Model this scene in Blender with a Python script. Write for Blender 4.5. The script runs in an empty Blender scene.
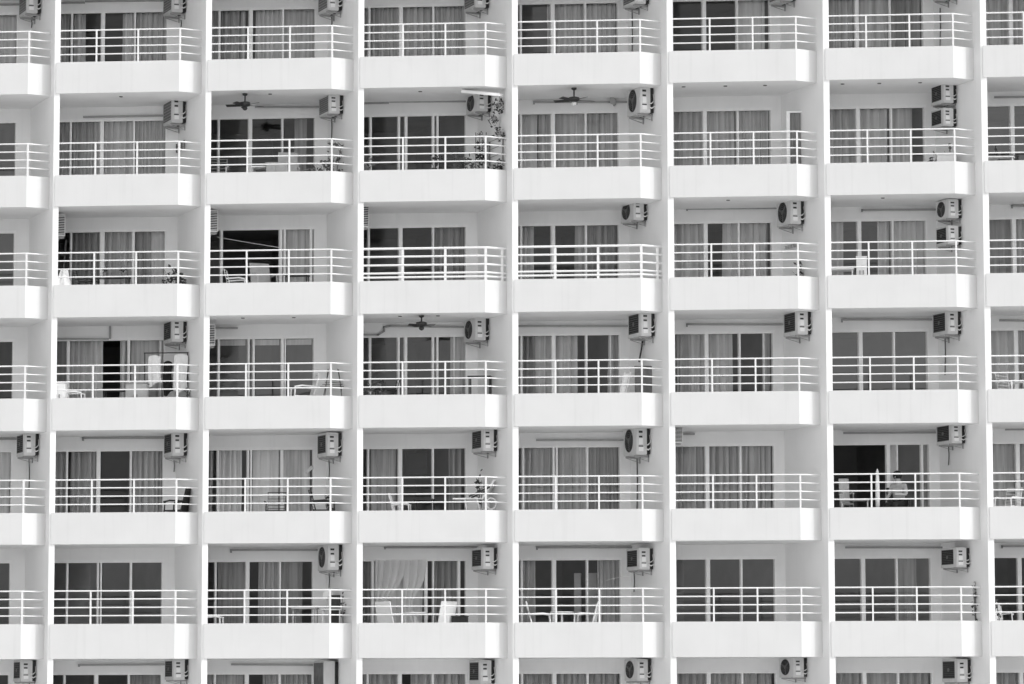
import bpy, bmesh, math, random
from mathutils import Vector, Matrix
random.seed(7)
sc = bpy.context.scene
COL = sc.collection

# ---------------------------------------------------------------- plan of the building
W, T, H, D, SK = 3.811, 0.145, 2.8, 2.066, 0.514      # bay width, fin thickness, storey, balcony depth, skew of the fins
Z0 = 16.95                                           # underside of the parapet of the top row
PAR, FLO = 0.80, 0.39                                # parapet height, balcony floor above its underside
NR, NC = 7, 8
CHX, CHY = 3.15, 0.32                                # where the parapet is cut off towards the fin
def zb(r): return Z0 - H * r - (.035 if r == 1 else 0)
PARS = [.785, .785, .805, .80, .775, .85]
def ztop(r): return zb(r - 1) - 0.32                 # head of the glass doors
def floor(r): return zb(r) + FLO
NE = math.sqrt(1 + SK * SK)
E1 = Vector((-SK / NE, 1 / NE, 0)); E2 = Vector((-1 / NE, -SK / NE, 0)); EZ = Vector((0, 0, 1))
def pt(c, s, y, z): return Vector(((c - 1) * W + T + s - SK * y, y, z))   # s across the bay from its first fin
ROW = ['top', 'second', 'third', 'fourth', 'fifth', 'sixth', 'bottom']
CLM = ['first', 'second', 'third', 'fourth', 'fifth', 'sixth', 'seventh', 'eighth']
def place(r, c): return '%s row, %s column' % (ROW[r], CLM[c])

# ---------------------------------------------------------------- camera
CP = Vector((19.41598, -86.26149, Z0 - 15.32692))
ca, sa, cb, sb, cc, s_ = [f(v) for v in (-0.10346, 0.0924, -0.00147) for f in (math.cos, math.sin)]
RX = Matrix(((1, 0, 0), (0, ca, -sa), (0, sa, ca))); RY = Matrix(((cb, 0, sb), (0, 1, 0), (-sb, 0, cb))); RZ = Matrix(((cc, -s_, 0), (s_, cc, 0), (0, 0, 1)))
RR = RZ @ RX @ RY
FPX = 3571.19
def tow(v): return Vector((v[0], v[2], -v[1]))
RIGHT, DOWN, FWD = tow(RR[0]), tow(RR[1]), tow(RR[2])
cam = bpy.data.objects.new('camera', bpy.data.cameras.new('camera')); COL.objects.link(cam)
m = Matrix((RIGHT, -DOWN, -FWD)).transposed().to_4x4(); m.translation = CP; cam.matrix_world = m
cam.data.sensor_width = 36; cam.data.lens = FPX / 1024 * 36; cam.data.clip_end = 3000; cam.data.clip_start = 1
sc.camera = cam
def at(px, py, y):                                    # the point at depth y that the photo shows at a pixel (for measuring sizes)
    d = FWD + RIGHT * ((px - 512) / FPX) + DOWN * ((py - 342) / FPX)
    return CP + d * ((y - CP.y) / d.y)

# ---------------------------------------------------------------- materials
def mat(name, v, rough=0.6, var=0.04, scale=3.0, stretch=(1, 1, 1), metal=0.0, spec=0.3, bump=0.0, grime=0.0):
    M = bpy.data.materials.new(name); M.use_nodes = True; N = M.node_tree.nodes; L = M.node_tree.links
    b = N['Principled BSDF']; b.inputs['Roughness'].default_value = rough; b.inputs['Metallic'].default_value = metal
    b.inputs['Specular IOR Level'].default_value = spec
    tc = N.new('ShaderNodeTexCoord'); mp = N.new('ShaderNodeMapping'); mp.inputs['Scale'].default_value = stretch
    nz = N.new('ShaderNodeTexNoise'); nz.inputs['Scale'].default_value = scale; nz.inputs['Detail'].default_value = 5
    mr = N.new('ShaderNodeMapRange'); mr.inputs['From Min'].default_value = 0.3; mr.inputs['From Max'].default_value = 0.7
    mr.inputs['To Min'].default_value = v * (1 - var); mr.inputs['To Max'].default_value = min(1, v * (1 + var))
    L.new(tc.outputs['Object'], mp.inputs['Vector']); L.new(mp.outputs['Vector'], nz.inputs['Vector']); L.new(nz.outputs['Fac'], mr.inputs['Value'])
    out = mr.outputs['Result']
    if grime:                                         # rain streaks: thin vertical stains with a shape of their own
        m2 = N.new('ShaderNodeMapping'); m2.inputs['Scale'].default_value = (9, 9, 0.35)
        n2 = N.new('ShaderNodeTexNoise'); n2.inputs['Scale'].default_value = 1.0; n2.inputs['Detail'].default_value = 3
        r2 = N.new('ShaderNodeMapRange'); r2.inputs['From Min'].default_value = 0.55; r2.inputs['From Max'].default_value = 0.8
        r2.inputs['To Min'].default_value = 1.0; r2.inputs['To Max'].default_value = 1 - grime
        mu = N.new('ShaderNodeMath'); mu.operation = 'MULTIPLY'
        L.new(tc.outputs['Object'], m2.inputs['Vector']); L.new(m2.outputs['Vector'], n2.inputs['Vector']); L.new(n2.outputs['Fac'], r2.inputs['Value'])
        L.new(out, mu.inputs[0]); L.new(r2.outputs['Result'], mu.inputs[1]); out = mu.outputs[0]
    L.new(out, b.inputs['Base Color'])
    if bump:
        bp = N.new('ShaderNodeBump'); bp.inputs['Strength'].default_value = bump; bp.inputs['Distance'].default_value = 0.02
        n3 = N.new('ShaderNodeTexNoise'); n3.inputs['Scale'].default_value = 40; L.new(tc.outputs['Object'], n3.inputs['Vector'])
        L.new(n3.outputs['Fac'], bp.inputs['Height']); L.new(bp.outputs['Normal'], b.inputs['Normal'])
    return M
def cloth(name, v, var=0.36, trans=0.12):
    M = mat(name, v, 0.9, var, 1.5, (8, 8, 0.3), spec=0.05); N = M.node_tree.nodes; L = M.node_tree.links  # vertical streaks put light and dark of folds into the cloth colour
    b = N['Principled BSDF']; o = N['Material Output']; t = N.new('ShaderNodeBsdfTranslucent'); mx = N.new('ShaderNodeMixShader')
    t.inputs['Color'].default_value = (v, v, v, 1); mx.inputs['Fac'].default_value = trans
    L.new(b.outputs[0], mx.inputs[1]); L.new(t.outputs[0], mx.inputs[2]); L.new(mx.outputs[0], o.inputs['Surface'])
    return M
def glass(name, k):
    M = bpy.data.materials.new(name); M.use_nodes = True; N = M.node_tree.nodes; L = M.node_tree.links; N.clear()
    o = N.new('ShaderNodeOutputMaterial'); t = N.new('ShaderNodeBsdfTransparent'); g = N.new('ShaderNodeBsdfGlossy'); mx = N.new('ShaderNodeMixShader')
    t.inputs['Color'].default_value = (0.97, 0.97, 0.97, 1); g.inputs['Roughness'].default_value = 0.03; g.inputs['Color'].default_value = (0.9, 0.9, 0.9, 1)
    fr = N.new('ShaderNodeFresnel'); fr.inputs['IOR'].default_value = 1.5
    mu = N.new('ShaderNodeMath'); mu.operation = 'MULTIPLY'; mu.inputs[1].default_value = k; mu.use_clamp = True
    L.new(fr.outputs[0], mu.inputs[0]); L.new(mu.outputs[0], mx.inputs['Fac']); L.new(t.outputs[0], mx.inputs[1]); L.new(g.outputs[0], mx.inputs[2]); L.new(mx.outputs[0], o.inputs['Surface'])
    return M
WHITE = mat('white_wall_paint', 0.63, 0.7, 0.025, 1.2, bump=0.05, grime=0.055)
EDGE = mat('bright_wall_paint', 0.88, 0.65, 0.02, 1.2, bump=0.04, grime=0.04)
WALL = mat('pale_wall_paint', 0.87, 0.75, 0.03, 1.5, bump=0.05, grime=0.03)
RAIL = mat('white_rail_paint', 0.74, 0.35, 0.03, 8, spec=0.5)
FRAME = mat('white_frame_paint', 0.90, 0.4, 0.03, 8, spec=0.4)
GLASS = glass('window_glass', .95); GREYG = glass('reflecting_window_glass', 2.3); MIDG = glass('dusty_window_glass', 1.7)
REFL = {(1, 0), (1, 7), (3, 6), (5, 0), (5, 1), (5, 5), (5, 6), (3, 2), (2, 0), (6, 0)}
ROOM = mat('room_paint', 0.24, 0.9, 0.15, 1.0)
FLOORT = mat('balcony_tile', 0.6, 0.5, 0.08, 3)
ACW = mat('conditioner_enamel', 0.62, 0.4, 0.05, 6, spec=0.4, grime=0.25)
ACN = mat('conditioner_panel', 0.78, 0.4, 0.05, 6, spec=0.4, grime=0.15)
ACD = mat('conditioner_dark_grille', 0.025, 0.6, 0.3, 30)
ACM = mat('conditioner_grey_metal', 0.16, 0.5, 0.2, 12, metal=0.3)
PIPE = mat('grey_pipe_trunking', 0.36, 0.6, 0.08, 6)
DARK = mat('dark_plastic', 0.03, 0.5, 0.2, 9, spec=0.4)
DARKM = mat('dark_metal', 0.06, 0.4, 0.2, 9, metal=0.4)
BLACKF = mat('black_cloth', 0.02, 0.95, 0.3, 9)
WPL = mat('white_plastic', 0.80, 0.4, 0.04, 6, spec=0.4)
GPL = mat('grey_plastic', 0.42, 0.5, 0.08, 6)
MGC = mat('mid_grey_cloth', 0.40, 0.95, 0.2, 8)
LGC = mat('light_grey_cloth', 0.36, 0.95, 0.1, 8)
WSH = mat('worn_white_cotton', 0.62, 0.95, 0.2, 14)
WCL = mat('white_cloth', 0.78, 0.95, 0.06, 8)
LEAF = mat('dark_leaf', 0.06, 0.6, 0.5, 10)
LEAF2 = mat('mid_leaf', 0.14, 0.6, 0.4, 10)
POT = mat('pot_clay', 0.28, 0.8, 0.15, 8)
SKIN = mat('skin', 0.42, 0.6, 0.04, 9)
HAIR = mat('hair', 0.015, 0.5, 0.2, 30)
GROUND = mat('pale_paving', 0.45, 0.9, 0.2, 0.15)
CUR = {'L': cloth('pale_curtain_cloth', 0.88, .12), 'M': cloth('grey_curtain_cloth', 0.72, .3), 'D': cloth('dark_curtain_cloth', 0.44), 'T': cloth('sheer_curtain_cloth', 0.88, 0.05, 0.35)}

# ---------------------------------------------------------------- mesh collecting
class MB:
    def __init__(s): s.v = []; s.f = []; s.m = []; s.cur = 0
    def poly(s, pts): n = len(s.v); s.v += [tuple(p) for p in pts]; s.f.append(tuple(range(n, n + len(pts)))); s.m.append(s.cur)
    def hexa(s, p):                                    # p: 4 bottom points, 4 top points
        n = len(s.v); s.v += [tuple(q) for q in p]
        for f in ((3, 2, 1, 0), (4, 5, 6, 7), (0, 1, 5, 4), (1, 2, 6, 5), (2, 3, 7, 6), (3, 0, 4, 7)): s.f.append(tuple(n + i for i in f)); s.m.append(s.cur)
    def box(s, c, h, ax=None):                         # centre, half sizes, axes
        c = Vector(c); a, b, d = ax or (Vector((1, 0, 0)), Vector((0, 1, 0)), EZ)
        a, b, d = a * h[0], b * h[1], d * h[2]
        s.hexa([c - a - b - d, c + a - b - d, c + a + b - d, c - a + b - d, c - a - b + d, c + a - b + d, c + a + b + d, c - a + b + d])
    def skew(s, c, s0, s1, y0, y1, z0, z1):            # a block between two depths inside a bay, its ends parallel to the fins
        s.hexa([pt(c, s0, y0, z0), pt(c, s1, y0, z0), pt(c, s1, y1, z0), pt(c, s0, y1, z0), pt(c, s0, y0, z1), pt(c, s1, y0, z1), pt(c, s1, y1, z1), pt(c, s0, y1, z1)])
    def tube(s, pts, r, n=8, cap=True):
        pts = [Vector(p) for p in pts]; rs = r if isinstance(r, (list, tuple)) else [r] * len(pts); base = len(s.v); up = None
        for i, p in enumerate(pts):
            d = ((pts[min(i + 1, len(pts) - 1)] - pts[max(i - 1, 0)])).normalized()
            u = d.cross(EZ if abs(d.z) < 0.95 else Vector((1, 0, 0))).normalized(); w = d.cross(u)
            for k in range(n):
                a = 2 * math.pi * (k + 0.5) / n; s.v.append(tuple(p + (u * math.cos(a) + w * math.sin(a)) * rs[i]))
        for i in range(len(pts) - 1):
            for k in range(n):
                a, b = base + i * n + k, base + i * n + (k + 1) % n; s.f.append((a, b, b + n, a + n)); s.m.append(s.cur)
        if cap:
            s.f.append(tuple(base + k for k in range(n))); s.m.append(s.cur); s.f.append(tuple(base + (len(pts) - 1) * n + k for k in reversed(range(n)))); s.m.append(s.cur)
    def disc(s, c, nrm, r, n=20, depth=0.0, rx=None):
        c = Vector(c); nrm = Vector(nrm).normalized(); u = nrm.cross(EZ).normalized() if abs(nrm.z) < 0.95 else Vector((1, 0, 0)); w = u.cross(nrm)
        ring = [c + (u * math.cos(2 * math.pi * k / n) + w * math.sin(2 * math.pi * k / n)) * r for k in range(n)]
        s.poly([p + nrm * depth for p in ring])
        if depth:
            for k in range(n): a, b = ring[k], ring[(k + 1) % n]; s.poly([a, b, b + nrm * depth, a + nrm * depth])
    def lathe(s, c, prof, n=16):
        c = Vector(c); base = len(s.v)
        for r, z in prof:
            for k in range(n): a = 2 * math.pi * k / n; s.v.append((c.x + r * math.cos(a), c.y + r * math.sin(a), c.z + z))
        for i in range(len(prof) - 1):
            for k in range(n): a, b = base + i * n + k, base + i * n + (k + 1) % n; s.f.append((a, b, b + n, a + n)); s.m.append(s.cur)
        s.f.append(tuple(base + k for k in reversed(range(n)))); s.m.append(s.cur); s.f.append(tuple(base + (len(prof) - 1) * n + k for k in range(n))); s.m.append(s.cur)
    def leaves(s, c, ext, n, size, rnd):
        for _ in range(n):
            while True:
                p = Vector((rnd.uniform(-1, 1), rnd.uniform(-1, 1), rnd.uniform(-1, 1)))
                if p.length < 1: break
            q = Vector(c) + Vector((p.x * ext[0], p.y * ext[1], p.z * ext[2]))
            d = Vector((rnd.uniform(-1, 1), rnd.uniform(-1, 1), rnd.uniform(-.6, 1))).normalized(); u = d.cross(Vector((rnd.random(), rnd.random(), rnd.random()))).normalized()
            l = size * rnd.uniform(.6, 1.3); w = l * .28
            s.poly([q, q + d * l * .5 + u * w, q + d * l, q + d * l * .5 - u * w])
    def build(s, name, mats, parent=None, smooth=False, bevel=0):
        me = bpy.data.meshes.new(name); me.from_pydata(s.v, [], s.f)
        for M in (mats if isinstance(mats, (list, tuple)) else [mats]): me.materials.append(M)
        me.polygons.foreach_set('material_index', s.m)
        bm = bmesh.new(); bm.from_mesh(me)
        if bevel:
            bmesh.ops.remove_doubles(bm, verts=bm.verts, dist=1e-5)
            bmesh.ops.bevel(bm, geom=[e for e in bm.edges if len(e.link_faces) == 2 and e.calc_face_angle(0) > .7], offset=bevel, segments=2, affect='EDGES')
        bmesh.ops.recalc_face_normals(bm, faces=bm.faces); bm.to_mesh(me); bm.free()
        if smooth: me.polygons.foreach_set('use_smooth', [True] * len(me.polygons))
        me.update()
        o = bpy.data.objects.new(name, me); COL.objects.link(o)
        if parent is not None: hang(o, parent)
        return o
def world(o):
    return (world(o.parent) @ o.matrix_parent_inverse if o.parent else Matrix()) @ o.matrix_basis
def hang(o, parent):                                   # keep the world place of a part built in world space
    o.parent = parent; o.matrix_parent_inverse = world(parent).inverted()
LABELS = {}
def tag(o, label, cat, group=None, kind=None):
    if label in LABELS and not group: print('DUPLICATE LABEL', label)
    LABELS[label] = o.name
    if len(label.split()) > 16: print('LONG LABEL', label)
    o['label'] = label; o['category'] = cat
    if group: o['group'] = group
    if kind: o['kind'] = kind
    return o
def empty(name, loc, rz=0.0):
    o = bpy.data.objects.new(name, None); COL.objects.link(o); o.location = loc; o.rotation_euler.z = rz; o.empty_display_size = .1; return o
def local(name, mb, mats, root, **k):                  # a part built in its thing's own space
    o = mb.build(name, mats, None, **k); o.parent = root; return o
def copy_tree(o, parent=None):
    c = o.copy(); COL.objects.link(c)
    if parent is not None: c.parent = parent
    for ch in list(o.children): copy_tree(ch, c)
    return c

# ---------------------------------------------------------------- ground
g = MB(); g.poly([(-700, -700, 0), (700, -700, 0), (700, 700, 0), (-700, 700, 0)])
o = g.build('ground', GROUND); tag(o, 'pale paved ground in front of the apartment block', 'ground', kind='structure')

# ---------------------------------------------------------------- the building
bld = empty('apartment_building', (0, 0, 0))
tag(bld, 'white concrete apartment block with a grid of railed balconies between thin fins', 'building')
TOPZ = Z0 + H + 1.0
for k in range(-1, NC):                                # fins between the bays
    f = MB(); x = k * W
    f.hexa([(x, 0, 0), (x + T, 0, 0), (x + T - SK * 6, 6, 0), (x - SK * 6, 6, 0), (x, 0, TOPZ), (x + T, 0, TOPZ), (x + T - SK * 6, 6, TOPZ), (x - SK * 6, 6, TOPZ)])
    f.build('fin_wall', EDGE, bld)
SHIFT = [-.12, -.055, -.06, -.035, 0, 0, 0, 0]
S0, S1 = [0.19 + v for v in SHIFT], [3.43 + v for v in SHIFT]                                    # the glass doors' opening across a bay
for c in range(NC):
    b = MB(); SW = W - T
    b.skew(c, 0.002, S0[c], D, D + .15, 0, TOPZ); b.skew(c, S1[c], SW - 0.002, D, D + .15, 0, TOPZ)
    for r in range(NR):
        b.skew(c, S0[c], S1[c], D, D + .15, ztop(r), floor(r - 1) if r else TOPZ)
    b.build('rear_wall', WALL, bld)
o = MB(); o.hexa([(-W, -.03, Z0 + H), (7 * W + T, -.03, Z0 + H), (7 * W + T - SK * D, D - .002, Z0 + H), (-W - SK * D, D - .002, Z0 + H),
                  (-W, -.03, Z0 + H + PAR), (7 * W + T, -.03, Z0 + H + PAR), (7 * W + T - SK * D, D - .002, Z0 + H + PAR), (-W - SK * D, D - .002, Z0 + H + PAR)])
o.build('upper_slab', WHITE, bld)  # unseen simplified slab above the top row, added to shade it

THICK = {(2, 3), (2, 4)}
def balcony(r, c):
    z = zb(r); x0 = (c - 1) * W; b = MB(); PAR = PARS[r]
    out = [(x0 + .05, -.03), (x0 + CHX, -.03), (x0 + W - SK * CHY + .01, CHY)]
    inn = [(x0 + T - SK * .08 + .002, .08), (x0 + CHX - .05, .08), (x0 + W - SK * (CHY + .1) - .02, CHY + .11)]
    back = [(x0 + W - SK * D, D - .002), (x0 + T - SK * D + .002, D - .002)]
    lip = [(x0 + T, -.002), (x0 + .05, -.002)]
    V = lambda p, h: (p[0], p[1], z + h)
    b.cur = 2; b.poly([V(p, 0) for p in out + back + lip]); b.cur = 0        # soffit
    for a, e in zip(out, out[1:]): b.poly([V(a, 0), V(e, 0), V(e, PAR), V(a, PAR)])
    b.poly([V(lip[1], 0), V(out[0], 0), V(out[0], PAR), V(lip[1], PAR)])
    b.poly([V(lip[0], 0), V(lip[1], 0), V(lip[1], PAR), V(lip[0], PAR)])
    b.poly([V(out[0], PAR), V(out[1], PAR), V(inn[1], PAR), V(inn[0], PAR), V(lip[0], PAR), V(lip[1], PAR)])
    b.poly([V(out[1], PAR), V(out[2], PAR), V(inn[2], PAR), V(inn[1], PAR)])
    b.cur = 2
    for a, e in zip(inn, inn[1:]): b.poly([V(a, FLO), V(e, FLO), V(e, PAR), V(a, PAR)])
    b.cur = 1; b.poly([V(inn[0], FLO), V(inn[1], FLO), V(inn[2], FLO), V(back[0], FLO), V(back[1], FLO)])
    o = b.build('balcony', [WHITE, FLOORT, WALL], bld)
    rl = MB(); th = (r, c) in THICK; rr = .026 if th else .0168
    hs = [.8, .6, .39, .19, .09] if th else [.805, .605, .40, .20]
    path = [(x0 + T - SK * .04 - .01, .035), (x0 + CHX + .005, .035), (x0 + W - SK * CHY - .025, CHY + .035)]
    for i, h in enumerate(hs):
        q = rr * (1.15 if i == 0 else 1)
        for a, e in zip(path, path[1:]): rl.tube([V(a, PAR + h), V(e, PAR + h)], q, 8)
    for sx in (1.05, 2.1): rl.box((x0 + sx + (.06 if c == 3 else 0), .035, z + PAR + hs[0] / 2), (.020 if not th else .030, .018, hs[0] / 2))
    rl.box((x0 + CHX + .005, .035, z + PAR + hs[0] / 2), (.021 if not th else .031, .019, hs[0] / 2))
    if th: rl.box((path[2][0] - .09, path[2][1] - .06, z + PAR + hs[0] / 2), (.03, .02, hs[0] / 2))
    rl.build('railing', RAIL, o)
for r in range(NR - 1):
    for c in range(NC): balcony(r, c)

# ---------------------------------------------------------------- glass doors
# mullions: (position across the opening in metres, width); openings: spans with no glass
STD = [(.76, .045), (1.565, .09), (2.39, .04)]
MULL = {(1, 3): [(.80, .05), (1.52, .05), (1.70, .06), (2.39, .05), (2.50, .045)],
        (3, 3): [(.80, .05), (1.52, .05), (1.70, .07), (2.39, .05), (2.50, .045), (2.92, .02)],
        (3, 2): [(.80, .05), (1.56, .045), (1.69, .05), (2.42, .06), (2.49, .03)],
        (2, 2): [(.85, .06), (2.36, .07), (2.46, .05), (3.13, .06)],
        (3, 1): [(.76, .07), (2.31, .06), (3.12, .03)],
        (4, 6): [(2.21, .08), (2.43, .03), (3.04, .045)],
        (5, 3): [(.88, .06), (2.22, .06), (2.40, .03), (3.04, .06)],
        (3, 4): STD + [(2.99, .02)], (3, 5): STD + [(2.99, .02)], (4, 4): [(.8, .045), (1.56, .04), (1.64, .04), (2.4, .045)],
        (4, 2): [(.80, .045), (1.56, .04), (1.64, .045), (2.42, .06)], (5, 1): [(.8, .045), (1.58, .04), (1.66, .035), (2.42, .05)],
        (2, 1): [(.80, .04), (1.60, .11), (2.40, .06)]}
OPEN = {(5, 3): (.92, 2.18), (2, 2): (.88, 2.33), (3, 1): (1.64, 2.11), (4, 6): (.0, 2.17)}
for c in range(NC):
    for r in range(NR):
        z0, z1 = floor(r) - .0, ztop(r); f = MB(); y0, y1 = D - .018, D + .075; L = S1[c] - S0[c]
        f.skew(c, S0[c], S1[c], y0, y1, z1 - .05, z1 - .001); f.skew(c, S0[c] + .0, S1[c], y0, y1, z0 + .001, z0 + .06)
        f.skew(c, S0[c] + .001, S0[c] + .05, y0 + .003, y1, z0 + .06, z1 - .05); f.skew(c, S1[c] - .035, S1[c] - .001, y0 + .003, y1, z0 + .06, z1 - .05)
        f.skew(c, S0[c] - .02, S1[c] + .02, D - .008, D - .001, z1 + .001, z1 + .022)     # thin bead over the doors
        for i, (p, w) in enumerate(MULL.get((r, c), STD)):
            w *= 1.05; f.skew(c, S0[c] + p - w / 2, S0[c] + p + w / 2, y0 + .006 + .002 * i, y1 - .004, z0 + .06, z1 - .05)
        o = f.build('window', FRAME, bld)
        a, e = OPEN.get((r, c), (9, 9))
        for s0, s1 in ([(.05, L - .04)] if a > 5 else [q for q in [(.05, a), (e, L - .04)] if q[1] - q[0] > .06]):
            gl = MB(); gl.poly([pt(c, S0[c] + s0, D + .05, z0 + .06), pt(c, S0[c] + s1, D + .05, z0 + .06), pt(c, S0[c] + s1, D + .05, z1 - .05), pt(c, S0[c] + s0, D + .05, z1 - .05)])
            gl.build('glass_pane', GREYG if (r, c) in REFL else MIDG if (r * 5 + c * 3) % 4 == 0 else GLASS, o)
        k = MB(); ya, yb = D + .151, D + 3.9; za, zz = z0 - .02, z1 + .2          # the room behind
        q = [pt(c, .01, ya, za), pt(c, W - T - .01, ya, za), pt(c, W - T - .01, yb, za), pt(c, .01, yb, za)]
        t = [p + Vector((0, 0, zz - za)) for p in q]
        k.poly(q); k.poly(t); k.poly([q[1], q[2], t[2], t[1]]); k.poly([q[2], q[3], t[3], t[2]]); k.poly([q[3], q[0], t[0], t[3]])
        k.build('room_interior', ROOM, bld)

# side window in the fin of one bay
r, c = 1, 5; f = MB(); xw = lambda y, e: Vector((c * W, 0, 0)) + Vector((-SK * y, y, 0)) + E2 * e
ye = 1.06; z0, z1 = floor(r), at(796, 111, ye).z; xa, xb, xc = at(786.5, 130, ye).x, at(790, 130, ye).x, at(803.5, 130, ye).x
def wallx(y): return c * W - SK * y - .004
f.box(((xa + xb) / 2, ye + .05, (z0 + z1) / 2), ((xb - xa) / 2, .05, (z1 - z0) / 2)); f.box(((xb + xc) / 2, ye + .03, z1 - .02), ((xc - xb) / 2, .03, .02)); f.box((xc - .012, ye + .03, (z0 + z1) / 2 - .02), (.012, .029, (z1 - z0) / 2 - .02))
yw = (c * W - xa) / SK
f.poly([(xa + .001, ye + .1, z1), (xc, ye + .06, z1), (wallx(yw), yw, z1)]); f.poly([(xa + .001, ye + .1, z0), (xa + .001, yw, z0), (xa + .001, yw, z1), (xa + .001, ye + .1, z1)])
sw = f.build('side_window', FRAME, bld)
f = MB(); f.poly([(xb, ye + .03, z0), (xc - .024, ye + .03, z0), (xc - .024, ye + .03, z1 - .04), (xb, ye + .03, z1 - .04)]); f.build('glass_pane', GLASS, sw)
SIDE = (xb, xc, ye, z0, z1)

# ---------------------------------------------------------------- curtains
def sheet(c, r, s0, s1, depth=.25, amp=.035, wave=.13, top=None, bot=None, tie=None, rnd=random):
    b = MB(); n = max(8, int((s1 - s0) / .010)); nz = 10; z1 = (ztop(r) - .02) if top is None else top; z0 = (floor(r) + .03) if bot is None else bot
    ph = rnd.uniform(0, 6); w2 = wave * rnd.uniform(1.7, 2.6); w3 = wave * rnd.uniform(3.5, 5); lean = [rnd.uniform(-.012, .012) for _ in range(nz + 1)]
    if depth > .2: sh_ = (depth - .05) * (.26 + .043 * c); s0, s1 = s0 + sh_ * (.4 if s0 < .1 else 1), s1 + sh_
    base = len(b.v)
    for j in range(nz + 1):
        t = j / nz; z = z1 + (z0 - z1) * t
        for i in range(n + 1):
            u = i / n; s = s0 + (s1 - s0) * u
            if tie:
                g_ = 1 - .55 * math.exp(-((t - .55) / .22) ** 2) - .12 * t; s = s0 + (s1 - s0) * u * g_ if tie > 0 else s1 - (s1 - s0) * (1 - u) * g_
            x = (s1 - s0) * u
            y = amp * (1.7 * (1 - abs(math.sin(math.pi * x / wave + ph + .35 * t * math.sin(x * 9) + .5 * math.sin(x * 5 + ph)))) ** 1.5 + .35 * math.sin(2 * math.pi * x / w2 + ph * 2 + t * .8) + .3 * math.sin(2 * math.pi * x / w3 + 1.3 * ph)) * (.75 + .4 * t)
            b.v.append(tuple(pt(c, S0[c] + s + lean[j] * t, D + depth + y, z)))
    for j in range(nz):
        for i in range(n): a = base + j * (n + 1) + i; b.f.append((a, a + 1, a + n + 2, a + n + 1)); b.m.append(0)
    return b
SH = {'L': 'pale', 'M': 'grey', 'D': 'dark', 'T': 'sheer white'}
STY = {'p': ('pleated', .105, .165), 's': ('smooth', .04, .3), 'f': ('finely folded', .085, .11)}
def panes(s0, s1):
    n = [min(3, int((s + 1e-6) / .8)) for s in (s0 + .05, s1 - .05)]
    nm = ['sliver pane', 'first wide pane', 'second wide pane', 'third wide pane']
    if n[0] == n[1]: return 'behind ' + nm[n[0]]
    return 'across all panes' if n[1] - n[0] >= 2 and n[0] <= 1 and n[1] == 3 else 'from %s to %s' % (nm[n[0]].replace(' pane', ''), nm[n[1]])
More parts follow.
